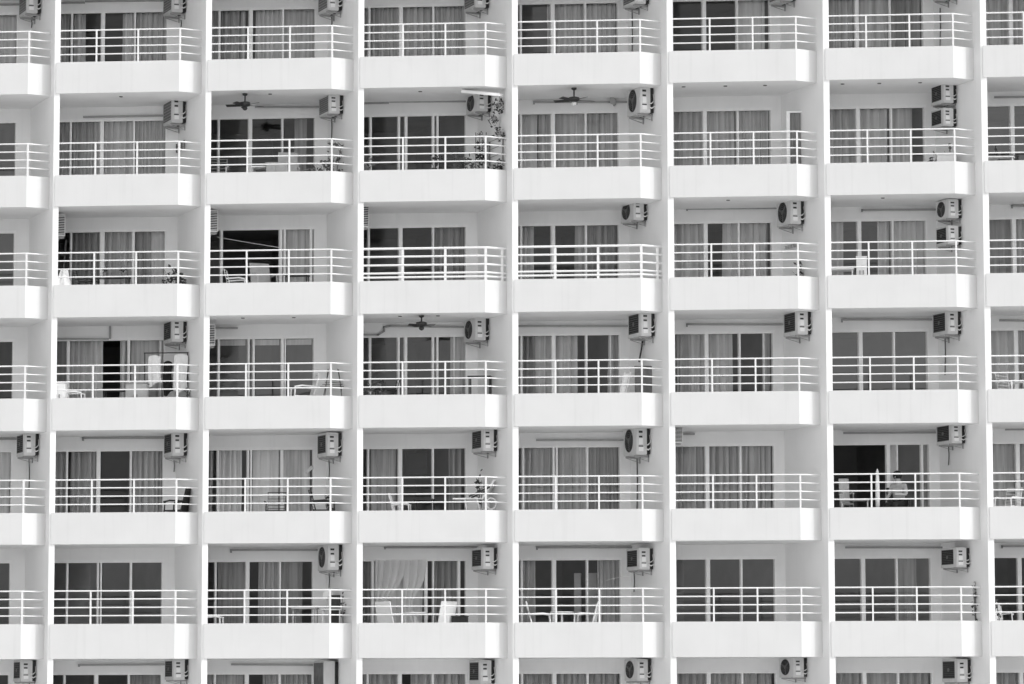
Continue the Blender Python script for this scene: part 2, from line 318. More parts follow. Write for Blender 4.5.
CURT = {
 (0, 0): [(1.3, 3.2, 'M', 's')], (0, 1): [(0, .72, 'M', 'f'), (.84, 1.13, 'L', 'p'), (2.12, 2.42, 'L', 'f'), (2.45, 3.2, 'M', 'f')],
 (0, 2): [(0, .74, 'M', 'p'), (.82, 1.27, 'M', 'p'), (1.36, 1.5, 'L', 'p'), (1.72, 2.38, 'L', 'f'), (2.44, 3.2, 'M', 's')],
 (0, 3): [(.1, 1.55, 'M', 'f'), (1.66, 2.38, 'M', 'p'), (2.43, 3.2, 'M', 'f')],
 (0, 4): [(1.44, 1.56, 'L', 'p'), (1.66, 2.38, 'M', 'f'), (2.43, 3.2, 'M', 'f')], (0, 5): [(2.43, 3.12, 'L', 's')],
 (0, 6): [(.8, 1.5, 'M', 'p'), (1.64, 2.36, 'M', 's'), (2.43, 3.2, 'D', 'p')], (0, 7): [(.9, 1.55, 'M', 's'), (1.65, 3.2, 'M', 'f')],
 (1, 1): [(0, .74, 'M', 'f'), (.83, 1.54, 'M', 'f'), (1.66, 2.38, 'L', 'p'), (2.43, 3.2, 'M', 'f')], (1, 2): [(2.72, 3.05, 'D', 's')],
 (1, 4): [(.8, 1.22, 'L', 's'), (1.24, 1.56, 'M', 'p'), (1.66, 2.38, 'M', 's'), (2.43, 3.2, 'M', 'p')],
 (1, 5): [(.8, 1.54, 'M', 'p'), (1.66, 2.38, 'M', 'p'), (2.43, 3.2, 'M', 'f')],
 (1, 6): [(.85, 1.54, 'M', 'p'), (1.66, 2.38, 'L', 'p'), (2.43, 2.95, 'M', 's')],
 (2, 1): [(.84, 1.56, 'D', 'p'), (1.66, 2.38, 'M', 'p'), (2.46, 2.86, 'D', 'p'), (2.87, 3.2, 'L', 's')], (2, 2): [(2.5, 3.1, 'M', 's')],
 (2, 3): [(2.44, 3.2, 'D', 'p')], (2, 4): [(.8, 1.12, 'L', 'p'), (2.18, 2.38, 'M', 'p'), (2.43, 3.2, 'D', 'p')],
 (2, 5): [(.8, 1.54, 'L', 'p'), (2.06, 2.38, 'L', 'p'), (2.43, 3.2, 'L', 'p')], (2, 6): [(.9, 1.2, 'L', 'p'), (2.06, 2.38, 'L', 'p'), (2.43, 3.2, 'L', 'p')],
 (2, 7): [(.9, 1.54, 'D', 's'), (1.66, 3.2, 'M', 'p')],
 (3, 1): [(0, .72, 'D', 's'), (.8, 1.66, 'L', 'p'), (2.1, 2.3, 'L', 'p'), (2.4, 3.2, 'M', 's')],
 (3, 3): [(2.86, 3.2, 'M', 's')],
 (3, 4): [(.8, 1.12, 'D', 'p'), (1.13, 1.56, 'L', 'p'), (1.66, 2.2, 'L', 'p'), (3.0, 3.2, 'M', 'p')],
 (3, 5): [(.84, 1.17, 'M', 'p'), (1.18, 1.54, 'L', 'p'), (1.66, 2.22, 'L', 'p'), (3.0, 3.18, 'M', 's')], (3, 7): [(.95, 1.54, 'L', 'p'), (1.66, 3.2, 'M', 'p')],
 (4, 0): [(1.7, 3.2, 'M', 's')], (4, 1): [(0, .74, 'M', 'p'), (.9, 1.5, 'M', 'p'), (2.43, 3.2, 'M', 'p')],
 (4, 2): [(0, .74, 'D', 'p'), (.83, 1.45, 'L', 'p'), (1.7, 2.36, 'L', 's'), (2.47, 3.15, 'M', 's')],
 (4, 3): [(.84, 1.5, 'M', 's'), (2.8, 3.12, 'D', 'p')], (4, 4): [(.8, 1.52, 'M', 'p'), (1.68, 2.38, 'M', 'p'), (2.43, 3.2, 'D', 'f')],
 (4, 5): [(.8, 1.54, 'M', 'p'), (1.66, 2.38, 'M', 'p'), (2.43, 3.2, 'M', 'p')], (4, 6): [(3.05, 3.2, 'D', 'p'), (2.24, 2.42, 'L', 's')],
 (4, 7): [(.95, 1.54, 'M', 's'), (1.66, 3.2, 'M', 'p')],
 (5, 2): [(.83, 1.54, 'D', 's'), (1.88, 2.38, 'M', 'f'), (2.45, 2.98, 'D', 's')],
 (5, 3): [(.1, .82, 'D', 'p'), (2.44, 3.0, 'D', 'p')],
 (5, 4): [(.8, 1.14, 'M', 'p'), (2.66, 3.2, 'M', 'p')], (5, 6): [(2.43, 2.9, 'D', 's')], (5, 7): [(1.75, 3.2, 'D', 's')],
 (6, 1): [(2.43, 3.2, 'D', 's')], (6, 2): [(0, 1.5, 'M', 's'), (2.0, 3.2, 'M', 'f')], (6, 3): [(0, 1.54, 'M', 'p'), (1.86, 2.38, 'M', 'p'), (2.43, 3.2, 'M', 'p')],
 (6, 4): [(.8, 1.54, 'M', 'f'), (1.66, 2.38, 'M', 'p'), (2.43, 3.2, 'M', 'p')], (6, 5): [(.8, 1.54, 'M', 'p'), (1.66, 2.38, 'M', 'p'), (2.43, 3.2, 'M', 'p')],
 (6, 6): [(.85, 1.54, 'M', 'p'), (1.66, 2.38, 'M', 's'), (2.43, 3.2, 'M', 'p')], (6, 7): [(.9, 1.54, 'M', 'p')]}
GC = 'curtains hung behind the glass doors'
for (r, c), lst in CURT.items():
    for (s0, s1, sh, st) in lst:
        nm, amp, wv = STY[st]
        if s1 < 1.0 and s0 < .5 and c >= 4: continue
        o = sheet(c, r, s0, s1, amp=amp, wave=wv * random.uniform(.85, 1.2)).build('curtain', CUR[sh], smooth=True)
        tag(o, '%s %s curtain %s, %s' % (SH[sh], nm, panes(s0, s1), place(r, c)), 'curtain', GC)
for s0, s1, tie, w in ((.92, 1.62, 1, 'first'), (1.64, 2.18, 1, 'second')):
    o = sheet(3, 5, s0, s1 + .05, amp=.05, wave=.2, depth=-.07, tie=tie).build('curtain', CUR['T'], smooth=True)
    tag(o, '%s of the two sheer white tied-back curtains, sixth row, fourth column' % w, 'curtain', GC)
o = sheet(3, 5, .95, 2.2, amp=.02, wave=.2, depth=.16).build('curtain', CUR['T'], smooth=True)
tag(o, 'sheer white lining behind the two tied-back curtains, sixth row, fourth column', 'curtain', GC)
b = MB(); n = 40; xb, xc, ye, z0, z1 = SIDE
for i in range(n):
    xs = [xb + .01 + (xc - .04 - xb) * (i + q) / n for q in (0, 1)]; es = [ye + .075 + .012 * math.sin(q * 1.1) for q in (i, i + 1)]
    b.poly([(xs[0], es[0], z0), (xs[1], es[1], z0), (xs[1], es[1], z1 - .03), (xs[0], es[0], z1 - .03)])
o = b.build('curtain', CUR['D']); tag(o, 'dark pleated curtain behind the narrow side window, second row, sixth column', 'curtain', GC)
# roller blinds
for i, (s0, s1) in enumerate(((.86, 1.52), (1.74, 2.38), (2.52, 3.2))):
    b = MB(); zt = ztop(3) - .055; c = 2; b.skew(2, S0[c] + s0, S0[c] + s1, D + .13, D + .15, zt - .13, zt); b.tube([pt(2, S0[c] + s0, D + .14, zt - .13), pt(2, S0[c] + s1, D + .14, zt - .13)], .014)
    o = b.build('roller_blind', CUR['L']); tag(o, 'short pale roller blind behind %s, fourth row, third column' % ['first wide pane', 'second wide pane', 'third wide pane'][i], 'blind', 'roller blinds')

# ---------------------------------------------------------------- air conditioners
def conditioner(kind):
    """Built round its front lower wall corner: +x along the wall to the rear, +y out from the wall."""
    L, t, h, gp = .78, .29, .58, .10; root = empty('air_conditioner', (0, 0, 0))
    b = MB(); b.box((L / 2, gp + t / 2, h / 2), (L / 2, t / 2, h / 2)); local('casing', b, ACW, root, bevel=.012)
    b = MB(); b.box((L / 2, gp / 2 + .008, h / 2), (L / 2 - .015, gp / 2 - .009, h / 2 - .015)); local('coil_and_gap_shade', b, ACD, root)  # dark coil, thickened to paint the shadow gap between unit and wall
    b = MB()
    if kind == 'round':
        ce = Vector((L * .56, gp + t, h * .52)); b.cur = 0; b.disc(ce, (0, 1, 0), .235, 28, .006)
        b.cur = 1; b.disc(ce + Vector((0, .006, 0)), (0, 1, 0), .06, 16, .012)
        for rr in (.10, .14, .18, .225):
            b.tube([ce + Vector((rr * math.cos(a), .016, rr * math.sin(a))) for a in [2 * math.pi * k / 24 for k in range(25)]], .004, 4, False)
        for k in range(3): a = k * 2.1 + .4; b.box(ce + Vector((.12 * math.cos(a), .009, .12 * math.sin(a))), (.09, .003, .02), (Vector((math.cos(a), 0, math.sin(a))), Vector((0, 1, 0)), Vector((-math.sin(a), 0, math.cos(a)))))
        local('fan_grille', b, [ACD, ACM], root)
    elif kind == 'square':
        b.box((L * .54, gp + t + .003, h * .53), (L * .37, .003, h * .37))
        b.cur = 1
        for k in range(9): z = h * .19 + k * h * .085; b.box((L * .54, gp + t + .009, z), (L * .37, .003, .004))
        b.disc((L * .54, gp + t + .012, h * .53), (0, 1, 0), .05, 14, .006)
        local('fan_grille', b, [ACD, ACM], root)
    elif kind == 'slat':
        b.box((-.004, gp + t * .5, h * .5), (.003, t * .42, h * .43))
        b.cur = 1
        for k in range(11): b.box((-.010, gp + t * .5, h * (.11 + .078 * k)), (.003, t * .42, .006))
        local('end_louvre', b, [ACD, ACN], root)
    elif kind == 'plain':
        b.box((L * .5, gp + t + .003, h * .52), (L * .42, .003, h * .40)); b.cur = 1
        for k in range(7): b.box((L * .5, gp + t + .009, h * .18 + k * h * .11), (L * .42, .003, .006))
        local('front_grille', b, [ACM, PIPE], root)
    if kind == 'tall':
        b = MB(); b.box((L * .5, gp + t + .003, h * .5), (L * .46, .003, h * .46)); local('front_grille', b, ACM, root)
    if kind not in ('slat', 'tall'):
        b = MB(); b.box((-.009, gp + t * .62, h * .48), (.008, t * .34, h * .42)); 
        b.cur = 1; b.box((-.021, gp + t * .62, h * .80), (.003, .05, .022)); b.box((-.021, gp + t * .62, h * .63), (.003, .045, .018))
        b.cur = 2; b.box((-.024, gp + t * .6, h * .47), (.007, .05, .06)); b.cur = 1; b.box((-.021, gp + t * .6, h * .30), (.004, .06, .012)); b.cur = 2; b.box((-.022, gp + t * .58, h * .2), (.005, .06, .045))
        local('service_panel', b, [ACW, DARK, WPL], root)
        b = MB(); b.tube([(-.01, gp + .03, .12), (-.05, gp - .01, .1), (-.04, .02, .14), (.05, .015, .3), (.06, .015, .5)], .016, 6); b.tube([(-.01, gp + .05, .2), (-.06, gp + .0, .2), (-.05, .03, .26), (.03, .02, .42)], .012, 6)
        local('refrigerant_pipe', b, ACN, root, smooth=True)
    for x in (.12, L - .14):
        b = MB(); b.box((x, gp * .5 + t * .5, -.025), (.018, (gp + t) * .5, .018)); b.box((x, .012, -.06), (.018, .012, .08))
        b.hexa([(x - .012, .02, -.12), (x + .012, .02, -.12), (x + .012, .06, -.12), (x - .012, .06, -.12), (x - .012, gp + t - .06, -.045), (x + .012, gp + t - .06, -.045), (x + .012, gp + t - .01, -.045), (x - .012, gp + t - .01, -.045)])
        local('bracket', b, PIPE, root)
    return root
PROTO = {}
def ac(r, c, kind, rx, top, h, hang_wall='right', y0=None, label=None, L=None):
    L = L or (.80 if c == 6 and r < 3 else 1.0)
    if kind not in PROTO: PROTO[kind] = root = conditioner(kind)
    else: root = copy_tree(PROTO[kind])
    tip = Vector((c * W, 0, 0)) if hang_wall == 'right' else Vector(((c - 1) * W + T, 0, 0))
    if y0 is None:                                     # depth along the fin where the unit's near end stands
        lo, hi = 0.1, 1.9
        for _ in range(40):
            y0 = (lo + hi) / 2; p = tip + Vector((-SK * y0, y0, 0)) + E2 * .1
            q = at(rx, top, p.y)
            if q.x < p.x: lo = y0
            else: hi = y0
    p = tip + Vector((-SK * y0, y0, 0)); zt = at(rx if hang_wall == 'right' else 300, top - 1, y0).z if top is not None else 0
    h += .03; sz = h / .58
    e2 = E2 if hang_wall == 'right' else -E2
    mm = Matrix((E1, e2, EZ)).transposed().to_4x4() @ Matrix.Diagonal((L, 1.0, sz, 1)); mm.translation = p + EZ * (zt - h)
    root.matrix_world = mm; root.matrix_basis = mm
    words = {'round': 'white air conditioner with round dark fan', 'square': 'white air conditioner with dark square grille', 'plain': 'dusty air conditioner with louvred grey front', 'slat': 'air conditioner with slatted end beside the pillar', 'tall': ''}
    tag(root, label or '%s, %s' % (words[kind], place(r, c)), 'air conditioner', 'air conditioners on the balcony walls')
    return root, p + EZ * (zt - h)
ACS = {}
for (r, c, kind, rx, top, h) in [
    (0, 0, 'plain', 38, -9, .58), (0, 1, 'plain', 183, -10, .58), (0, 2, 'plain', 339, -12, .58), (0, 3, 'plain', 486, -14, .56), (0, 4, 'plain', 646, -18, .56), (0, 5, 'plain', 793, -21, .55), (0, 6, 'plain', 955, -24, .55),
    (1, 1, 'plain', 183, 98, .64), (1, 2, 'plain', 340, 96, .45), (1, 3, 'round', 488, 93, .47), (1, 4, 'round', 650.5, 87, .66),
    (2, 4, 'round', 644, 200.5, .50), (2, 5, 'round', 801, 200, .60),
    (3, 1, 'square', 183.5, 320, .55), (3, 3, 'round', 486, 319, .53), (3, 4, 'square', 651.5, 312.5, .59), (3, 5, 'square', 808, 311, .58), (3, 6, 'square', 958, 311.5, .56),
    (4, 0, 'square', 35.7, 433.5, .55), (4, 1, 'square', 184, 432.5, .58), (4, 2, 'square', 338.5, 433.5, .56), (4, 3, 'square', 494, 429.5, .53), (4, 4, 'round', 647, 427.5, .67), (4, 6, 'square', 962, 424.5, .46),
    (5, 2, 'round', 339, 545.5, .60), (5, 3, 'square', 494, 548.5, .50), (5, 4, 'square', 650, 549, .50), (5, 6, 'square', 966.5, 548.5, .45),
    (6, 0, 'square', 32.7, 661, .5), (6, 1, 'square', 185, 660, .48), (6, 3, 'square', 491.5, 661, .55), (6, 4, 'round', 648, 660, .5), (6, 5, 'round', 804, 658.5, .45), (6, 6, 'square', 967.8, 660, .52)]:
    ACS[(r, c)] = ac(r, c, kind, rx, top, h)
for (r, c, kind, rx, top, h, w) in [(1, 6, 'square', 953.5, 84, .48, 'upper'), (1, 6, 'square', 953.5, 109.5, .42, 'lower'), (2, 6, 'round', 958.5, 200.5, .44, 'upper'), (2, 6, 'square', 958.5, 227, .44, 'lower')]:
    a = ac(r, c, kind, rx, top, h, label='%s of two white air conditioners one above the other, %s' % (w, place(r, c)))
    if w == 'upper': ACS[(r, c)] = a
for (r, c, y0, top, h) in [(2, 1, .72, 211, .52), (2, 2, .56, 209, .52), (2, 3, .62, 205.5, .54), (3, 2, .70, 323, .52), (4, 5, .36, 430, .38)]:
    ac(r, c, 'slat', 0, top, h, 'left', y0)
ac(6, 2, 'tall', 335, 662, .95, label='tall boxy air conditioner with plain end panel, bottom row, third column', L=1.0)

# pipe trunking along the rear walls: part of the conditioner it feeds, or a thing where none shows
PW = {}
def trunk(r, c, pts, owner=True, w=.022, name='pipe_trunking'):
    b = MB(); P = [at(x, y, D - .035) for x, y in pts]
    for a, e in zip(P, P[1:]):
        d = (e - a).normalized(); n_ = Vector((0, 1, 0)).cross(d).normalized(); b.box((a + e) / 2, ((e - a).length / 2 + w * .9, .03, w), (d, Vector((0, 1, 0)), n_))
    if owner and (r, c) in ACS: b.build(name, PIPE, ACS[(r, c)][0])
    else: tag(b.build('wall_conduit', PIPE), 'grey conduit running along the wall above the glass doors, %s' % place(r, c), 'conduit', 'conduits along the balcony walls')
for r, c, pts in [
    (0, 0, [(-20, 5), (20, 4.5)]), (0, 1, [(58, 3.2), (84, 2.6)]), (0, 1, [(86, 1.4), (164, .4)]), (1, 1, [(84, 117), (166, 115.5)]), (1, 2, [(256, 107), (322, 107)]), (1, 3, [(356, 103.5), (388, 102.8)]), (1, 3, [(390, 101.6), (468, 101.3)]),
    (1, 4, [(534, 103.5), (534, 102), (632, 102)]), (1, 7, [(995, 97.2), (1060, 96.6)]), (2, 5, [(687, 210), (687, 208.8), (780, 208)]), (2, 6, [(862, 211), (862, 210), (942, 209.5)]), (2, 7, [(1012, 207.5), (1012, 206), (1060, 206)]),
    (3, 1, [(50, 339), (108, 339)]), (3, 1, [(110, 338), (110, 322.5), (168, 322)]), (3, 2, [(208, 328), (237, 328)]), (3, 3, [(356, 334.8), (378, 334.8), (384, 331), (384, 327), (390, 326), (466, 327)]), (3, 4, [(512, 326), (632, 326)]), (3, 5, [(687, 326), (687, 324.3), (788, 324.5)]),
    (3, 6, [(842, 321.5), (842, 319.6), (938, 319.5)]), (3, 7, [(1000, 320.4), (1060, 321)]), (4, 0, [(-20, 439), (20, 439)]), (4, 1, [(83, 440), (83, 438), (168, 438)]), (4, 4, [(537, 440), (627, 440)]), (4, 5, [(684, 434), (694, 434)]), (4, 6, [(844, 433), (942, 432.5)]),
    (4, 7, [(992, 431), (1004, 431)]), (4, 7, [(1006, 429.5), (1060, 429)]), (5, 2, [(231, 552), (231, 550), (318, 550)]), (5, 3, [(385, 548.5), (385, 547.5), (476, 547.5)]), (5, 4, [(537, 549), (537, 547.5), (632, 547.5)]), (5, 6, [(846, 547.5), (948, 547.5)]), (5, 7, [(1002, 547.5), (1002, 546.3), (1060, 546)]),
    (6, 1, [(79, 666), (79, 665), (168, 664.5)]), (6, 2, [(232, 664.5), (312, 665)])]:
    if (r, c) == (4, 7) and pts[0][0] < 1000: continue
    trunk(r, c, pts)
# hoses down from some units, on the fin's face
def hose(r, c, px, y0, y1, rad=.012, m=DARKM):
    yw = 1.0; lo, hi = .2, 2.0
    for _ in range(40):
        yw = (lo + hi) / 2; q = at(px, y0, yw)
        if q.x < c * W - SK * yw - .03: lo = yw
        else: hi = yw
    a, e = at(px, y0, yw), at(px + (1 if rad > .015 else 0) * -4, y1, yw)
    b = MB(); b.tube([a, (a + e) / 2 + Vector((.01, 0, 0)), e], rad, 6); b.build('drain_hose', m, ACS[(r, c)][0])
for q in [(0, 0, 31.5, 20, 28), (0, 1, 181, 20, 27), (0, 2, 331.5, 14, 28), (0, 4, 632, 8, 57), (0, 6, 940, 8, 47), (1, 2, 331.5, 115, 140), (3, 4, 643, 337, 362, .022, DARK), (3, 6, 945, 336, 375), (4, 0, 29, 458, 490), (4, 1, 174, 460, 472), (4, 2, 329, 460, 480), (4, 4, 637, 456, 511, .014, DARKM), (4, 6, 948.5, 446, 465), (5, 2, 329, 572, 588), (5, 4, 634, 571, 592)]:
    hose(*q)

# ---------------------------------------------------------------- ceiling fans and downlights
def ceiling_fan(r, c, px, py, R, ang, drop, lamp):
    p = at(px, py, .45); p.z = zb(r - 1) - .003; root = empty('ceiling_fan', p)
    b = MB(); b.lathe((0, 0, 0), [(.07, 0), (.06, -.04), (.018, -.06), (.018, -drop)], 14); local('rod', b, DARKM, root, smooth=True)
    b = MB(); b.lathe((0, 0, -drop), [(.05, 0), (.13, -.02), (.14, -.07), (.12, -.11), (.05, -.13)], 18); local('motor', b, DARKM, root, smooth=True)
    b = MB(); b.lathe((0, 0, -drop - .132), [(.05, 0), (.07, -.03), (.05, -.07), (.012, -.09)], 14); local('lamp', b, WPL if lamp else DARKM, root, smooth=True)
    for k in range(5):
        a = ang + k * 2 * math.pi / 5; u = Vector((math.cos(a), math.sin(a), 0)); v = Vector((-u.y, u.x, 0)); w_ = (v * .97 + EZ * .24).normalized()
        b = MB(); b.box(u * (R * .62) + EZ * (-drop - .09), (R * .38, .065, .005), (u, w_, u.cross(w_))); b.box(u * (R * .2 + .03) + EZ * (-drop - .09), (R * .12, .015, .008), (u, w_, u.cross(w_))); local('blade', b, DARK, root)
    return root
for r, c, px, py, R, ang, drop, lamp, lb in [(1, 2, 245, 95, .48, .55, .2, 0, 'small dark ceiling fan below slab, second row, third column'), (1, 4, 574, 88, .52, .35, .22, 1, 'dark five-blade ceiling fan with white lamp bowl, second row, fifth column'), (3, 3, 421.5, 316, .34, 1.1, .15, 0, 'compact dark ceiling fan in front of the wall pipe, fourth row, fourth column')]:
    tag(ceiling_fan(r, c, px, py, R, ang, drop, lamp), lb, 'ceiling fan', 'ceiling fans')
for r, c, px, lb in [(1, 1, 119, None), (1, 2, 269, None), (1, 3, 420, None), (1, 5, 685, 'first of three'), (1, 5, 727, 'middle of three'), (1, 5, 767, 'last of three'), (1, 6, 845, 'first of three'), (1, 6, 882, 'middle of three'), (1, 6, 923, 'last of three'), (2, 5, 729, None), (2, 6, 884, None), (3, 2, 243, 'first of two'), (3, 2, 294, 'second of two'), (3, 3, 400, 'first of two'), (3, 3, 438, 'second of two')]:
    p = at(px, 300, .55); p.z = zb(r - 1); b = MB(); b.lathe(p, [(.048, -.001), (.048, -.014), (.038, -.018), (.036, -.015)], 14)
    o = b.build('ceiling_spotlight', ACM); tag(o, '%s dark spotlight on the balcony ceiling, %s' % ((lb + ' small') if lb else 'small', place(r, c)), 'spotlight', 'spotlights on the balcony ceilings')

# ---------------------------------------------------------------- furniture on the balconies
def spot(r, px, y):                                    # floor point of row r at pixel column px, depth y
    p = at(px, 342, y); z = floor(r)
    for _ in range(3):
        d = p - CP; d *= (y - CP.y) / d.y; k = (Vector((0, y, z)) - CP); sy = 342 + FPX * (k.dot(DOWN) / k.dot(FWD)); p = at(px, sy, y)
    p.z = z + .002; return p
def chair(kind, M):
    root = empty('chair', (0, 0, 0)); b = MB(); b.box((0, 0, .43), (.235, .22, .016)); local('seat', b, M, root, bevel=.008)
    b = MB(); tilt = Vector((0, .26, 1)).normalized()
    if kind == 'plastic':
        for k in range(5): b.box(Vector((-.17 + .085 * k, .22, .45)) + tilt * .24, (.028, .009, .22), (Vector((1, 0, 0)), tilt.cross(Vector((1, 0, 0))), tilt))
        b.tube([(-.22, .22, .45), Vector((-.22, .22, .45)) + tilt * .42, Vector((-.1, .22, .45)) + tilt * .5, Vector((.1, .22, .45)) + tilt * .5, Vector((.22, .22, .45)) + tilt * .42, (.22, .22, .45)], .02, 6)
    elif kind == 'solid':
        b.box(Vector((0, .22, .45)) + tilt * .24, (.23, .014, .27), (Vector((1, 0, 0)), tilt.cross(Vector((1, 0, 0))), tilt))
    else:
        b.tube([(-.21, .22, .4), Vector((-.21, .22, .45)) + tilt * .46, Vector((.21, .22, .45)) + tilt * .46, (.21, .22, .4)], .014, 6)
        for k in range(6): b.tube([Vector((-.21, .22, .45)) + tilt * (.06 + .08 * k), Vector((.21, .22, .45)) + tilt * (.06 + .08 * k)], .007, 5)
    local('backrest', b, M, root)
    for sx in (-1, 1):
        b = MB(); b.tube([(sx * .25, .27, .64), (sx * .27, -.05, .66), (sx * .25, -.22, .63)], .02, 6); local('armrest', b, M, root)
        for sy in (-1, 1):
            b = MB(); b.tube([(sx * .22, sy * .2, .63 if sy < 0 else .45), (sx * .25, sy * .24, 0)], [.018, .014], 6); local('leg', b, M, root)
    return root
CH = {}
def put_chair(r, px, y, rz, kind, M, label, s=1.0):
    key = (kind, M.name)
    if key not in CH: CH[key] = o = chair(kind, M)
    else: o = copy_tree(CH[key])
    o.location = spot(r, px, y); o.rotation_euler.z = rz; o.scale = s if isinstance(s, tuple) else (s, s, s); tag(o, label, 'chair', 'chairs on the balconies'); return o
PI = math.pi
put_chair(3, 302, 1.1, -PI / 2 + .35, 'plastic', WPL, 'white plastic armchair facing sideways by the glass doors, fourth row, third column', 1.12)
put_chair(5, 392, .95, PI / 2 + 1.0, 'solid', WPL, 'white chair by the first sheer curtain, sixth row, fourth column', 1.05)
put_chair(5, 440, .95, -PI / 2 - .8, 'solid', WPL, 'white chair by the dark striped curtain, sixth row, fourth column', 1.05)
put_chair(5, 541, .95, PI / 2 + .1, 'plastic', WPL, 'white chair facing the small table by the curtain, sixth row, fifth column', 1.05)
put_chair(5, 585, .95, -PI / 2 - .1, 'plastic', WPL, 'white chair facing the small table from the lit doorway end, sixth row, fifth column', 1.05)
put_chair(5, 213, 1.0, PI / 2, 'plastic', WPL, 'white plastic chair beside the pillar, sixth row, third column')
put_chair(4, 1008, .95, -.6, 'wire', WPL, 'white tube chair behind the railing, fifth row, eighth column')
put_chair(3, 1012, 1.0, .8, 'wire', WPL, 'white tube chair leaning behind the railing, fourth row, eighth column', 1.02)
put_chair(4, 402, 1.0, PI / 2, 'plastic', WPL, 'white chair by the smooth curtain, fifth row, fourth column', .92)
put_chair(4, 177, 1.0, -PI / 2 - .3, 'solid', DARK, 'dark armchair below the air conditioner, fifth row, second column', 1.08)
put_chair(4, 324, 1.1, PI / 2, 'wire', DARKM, 'dark metal chair below the air conditioner, fifth row, third column', 1.06)
put_chair(4, 276, 1.2, .1, 'wire', DARKM, 'dark metal chair facing the second wide pane, fifth row, third column', 1.05)
put_chair(1, 217, 1.0, .1, 'wire', GPL, 'grey woven chair beside the pillar, second row, third column', 1.05)
put_chair(1, 287, 1.1, PI + .2, 'solid', LGC, 'pale covered chair below the folded curtain, second row, third column', 1.05)
put_chair(2, 264, 1.0, .5, 'solid', LGC, 'pale sling chair in the open doorway, third row, third column', 1.12)
put_chair(3, 75, .9, PI / 2, 'plastic', WPL, 'white chair beside the white box, fourth row, second column', .95)
put_chair(4, 847, .95, .3, 'solid', MGC, 'small pale chair draped with cloth beside the pillar, fifth row, seventh column', (.55, .7, 1.22))
put_chair(4, 899, 1.22, .2, 'solid', DARK, 'dark chair that the seated person sits on, fifth row, seventh column')
put_chair(2, 88, 1.25, PI / 2, 'wire', DARKM, 'dark metal chair behind the bundled white cloth, third row, second column', 1.05)
put_chair(3, 385, 1.2, -PI / 2, 'wire', DARKM, 'dark metal chair behind the spiky plant, fourth row, fourth column', 1.0)
put_chair(1, 300, 1.2, .9, 'plastic', GPL, 'grey reclining chair near the low spreading plant, second row, third column', 1.0)
put_chair(2, 238, 1.1, PI / 2, 'wire', WPL, 'white tube chair in the dark open doorway, third row, third column', .98)
put_chair(1, 1010, 1.15, PI / 2, 'wire', DARKM, 'dark metal chair beside the white table, second row, eighth column', 1.0)
put_chair(5, 1000, .95, .5, 'plastic', WPL, 'white chair behind the railing, sixth row, eighth column', 1.0)

def table(r, px, y, w, d, h, M, label, legM=None, ped=False, rz=0):
    root = empty('table', spot(r, px, y), rz); b = MB()
    if ped: b.lathe((0, 0, h - .03), [(w / 2, 0), (w / 2, .03)], 20)
    else: b.box((0, 0, h - .015), (w / 2, d / 2, .015))
    local('table_top', b, M, root)
    if ped: b = MB(); b.lathe((0, 0, 0), [(.2, 0), (.2, .02), (.03, .05), (.025, h - .031)], 12); local('pedestal', b, legM or M, root)
    else:
        for sx in (-1, 1):
            for sy in (-1, 1): b = MB(); b.tube([(sx * (w / 2 - .04), sy * (d / 2 - .04), 0), (sx * (w / 2 - .04), sy * (d / 2 - .04), h - .031)], .017, 6); local('leg', b, legM or M, root)
    tag(root, label, 'table', 'tables on the balconies'); return root
table(5, 415, 1.0, .6, .6, .74, WPL, 'small white round table between two white chairs, sixth row, fourth column', ped=True)
table(5, 562, 1.0, .58, .58, .74, WPL, 'small white round table between two slatted chairs, sixth row, fifth column', ped=True)
table(5, 305, 1.0, .62, .5, .86, GPL, 'grey table near the dark cabinet, sixth row, third column')
table(5, 332, .75, .5, .4, .82, WPL, 'white side table under the dish aerial, sixth row, third column')
table(4, 424, 1.1, .5, .5, .72, DARKM, 'dark table in front of the second wide pane, fifth row, fourth column')
table(2, 112, 1.1, .85, .5, .74, DARKM, 'dark table holding two pots, third row, second column')
table(2, 297, 1.2, .6, .4, .74, DARKM, 'dark low table at the third wide pane, third row, third column')
table(2, 842, 1.0, .6, .5, .68, WPL, 'white table with patterned cloth beside the pillar, third row, seventh column')
table(1, 263, .9, .55, .4, .66, WPL, 'white low table between two chairs, second row, third column', GPL)
table(3, 480, 1.05, .58, .45, .94, DARKM, 'tall dark metal bar table below the round-fan unit, fourth row, fourth column')
table(4, 855, .8, .7, .4, .62, GPL, 'grey table by the small draped chair, fifth row, seventh column')
table(1, 1000, .9, .7, .4, .62, WPL, 'white table near the railing, second row, eighth column')
table(3, 118, 1.2, .7, .4, .7, DARKM, 'dark low table in front of pale curtain, fourth row, second column')

def plant(r, px, y, h, spread, label, M=LEAF, n=60, pot=.14, ph=.25, base=0.0, size=.12):
    p = spot(r, px, y); p.z += base; root = empty('potted_plant', p)
    b = MB(); b.lathe((0, 0, 0), [(pot * .7, 0), (pot, ph), (pot * .85, ph), (pot * .8, ph - .03)], 12); local('pot', b, POT, root)
    b = MB(); rnd = random.Random(int(px * 7 + r)); b.leaves((0, 0, ph + (h - ph) * .55), (spread, spread, (h - ph) * .5), n, size, rnd)
    for k in range(5): a = rnd.uniform(0, 6); b.tube([(0, 0, ph - .02), (.4 * spread * math.cos(a), .4 * spread * math.sin(a), ph + (h - ph) * .5), (.8 * spread * math.cos(a), .8 * spread * math.sin(a), h * rnd.uniform(.7, .95))], .006, 4)
    local('foliage', b, M, root); tag(root, label, 'plant', 'potted plants on the balconies'); return root
plant(4, 481, 1.15, 1.38, .13, 'thin dark plant rising behind the white deck lounger, fifth row, fourth column', n=34, size=.13)
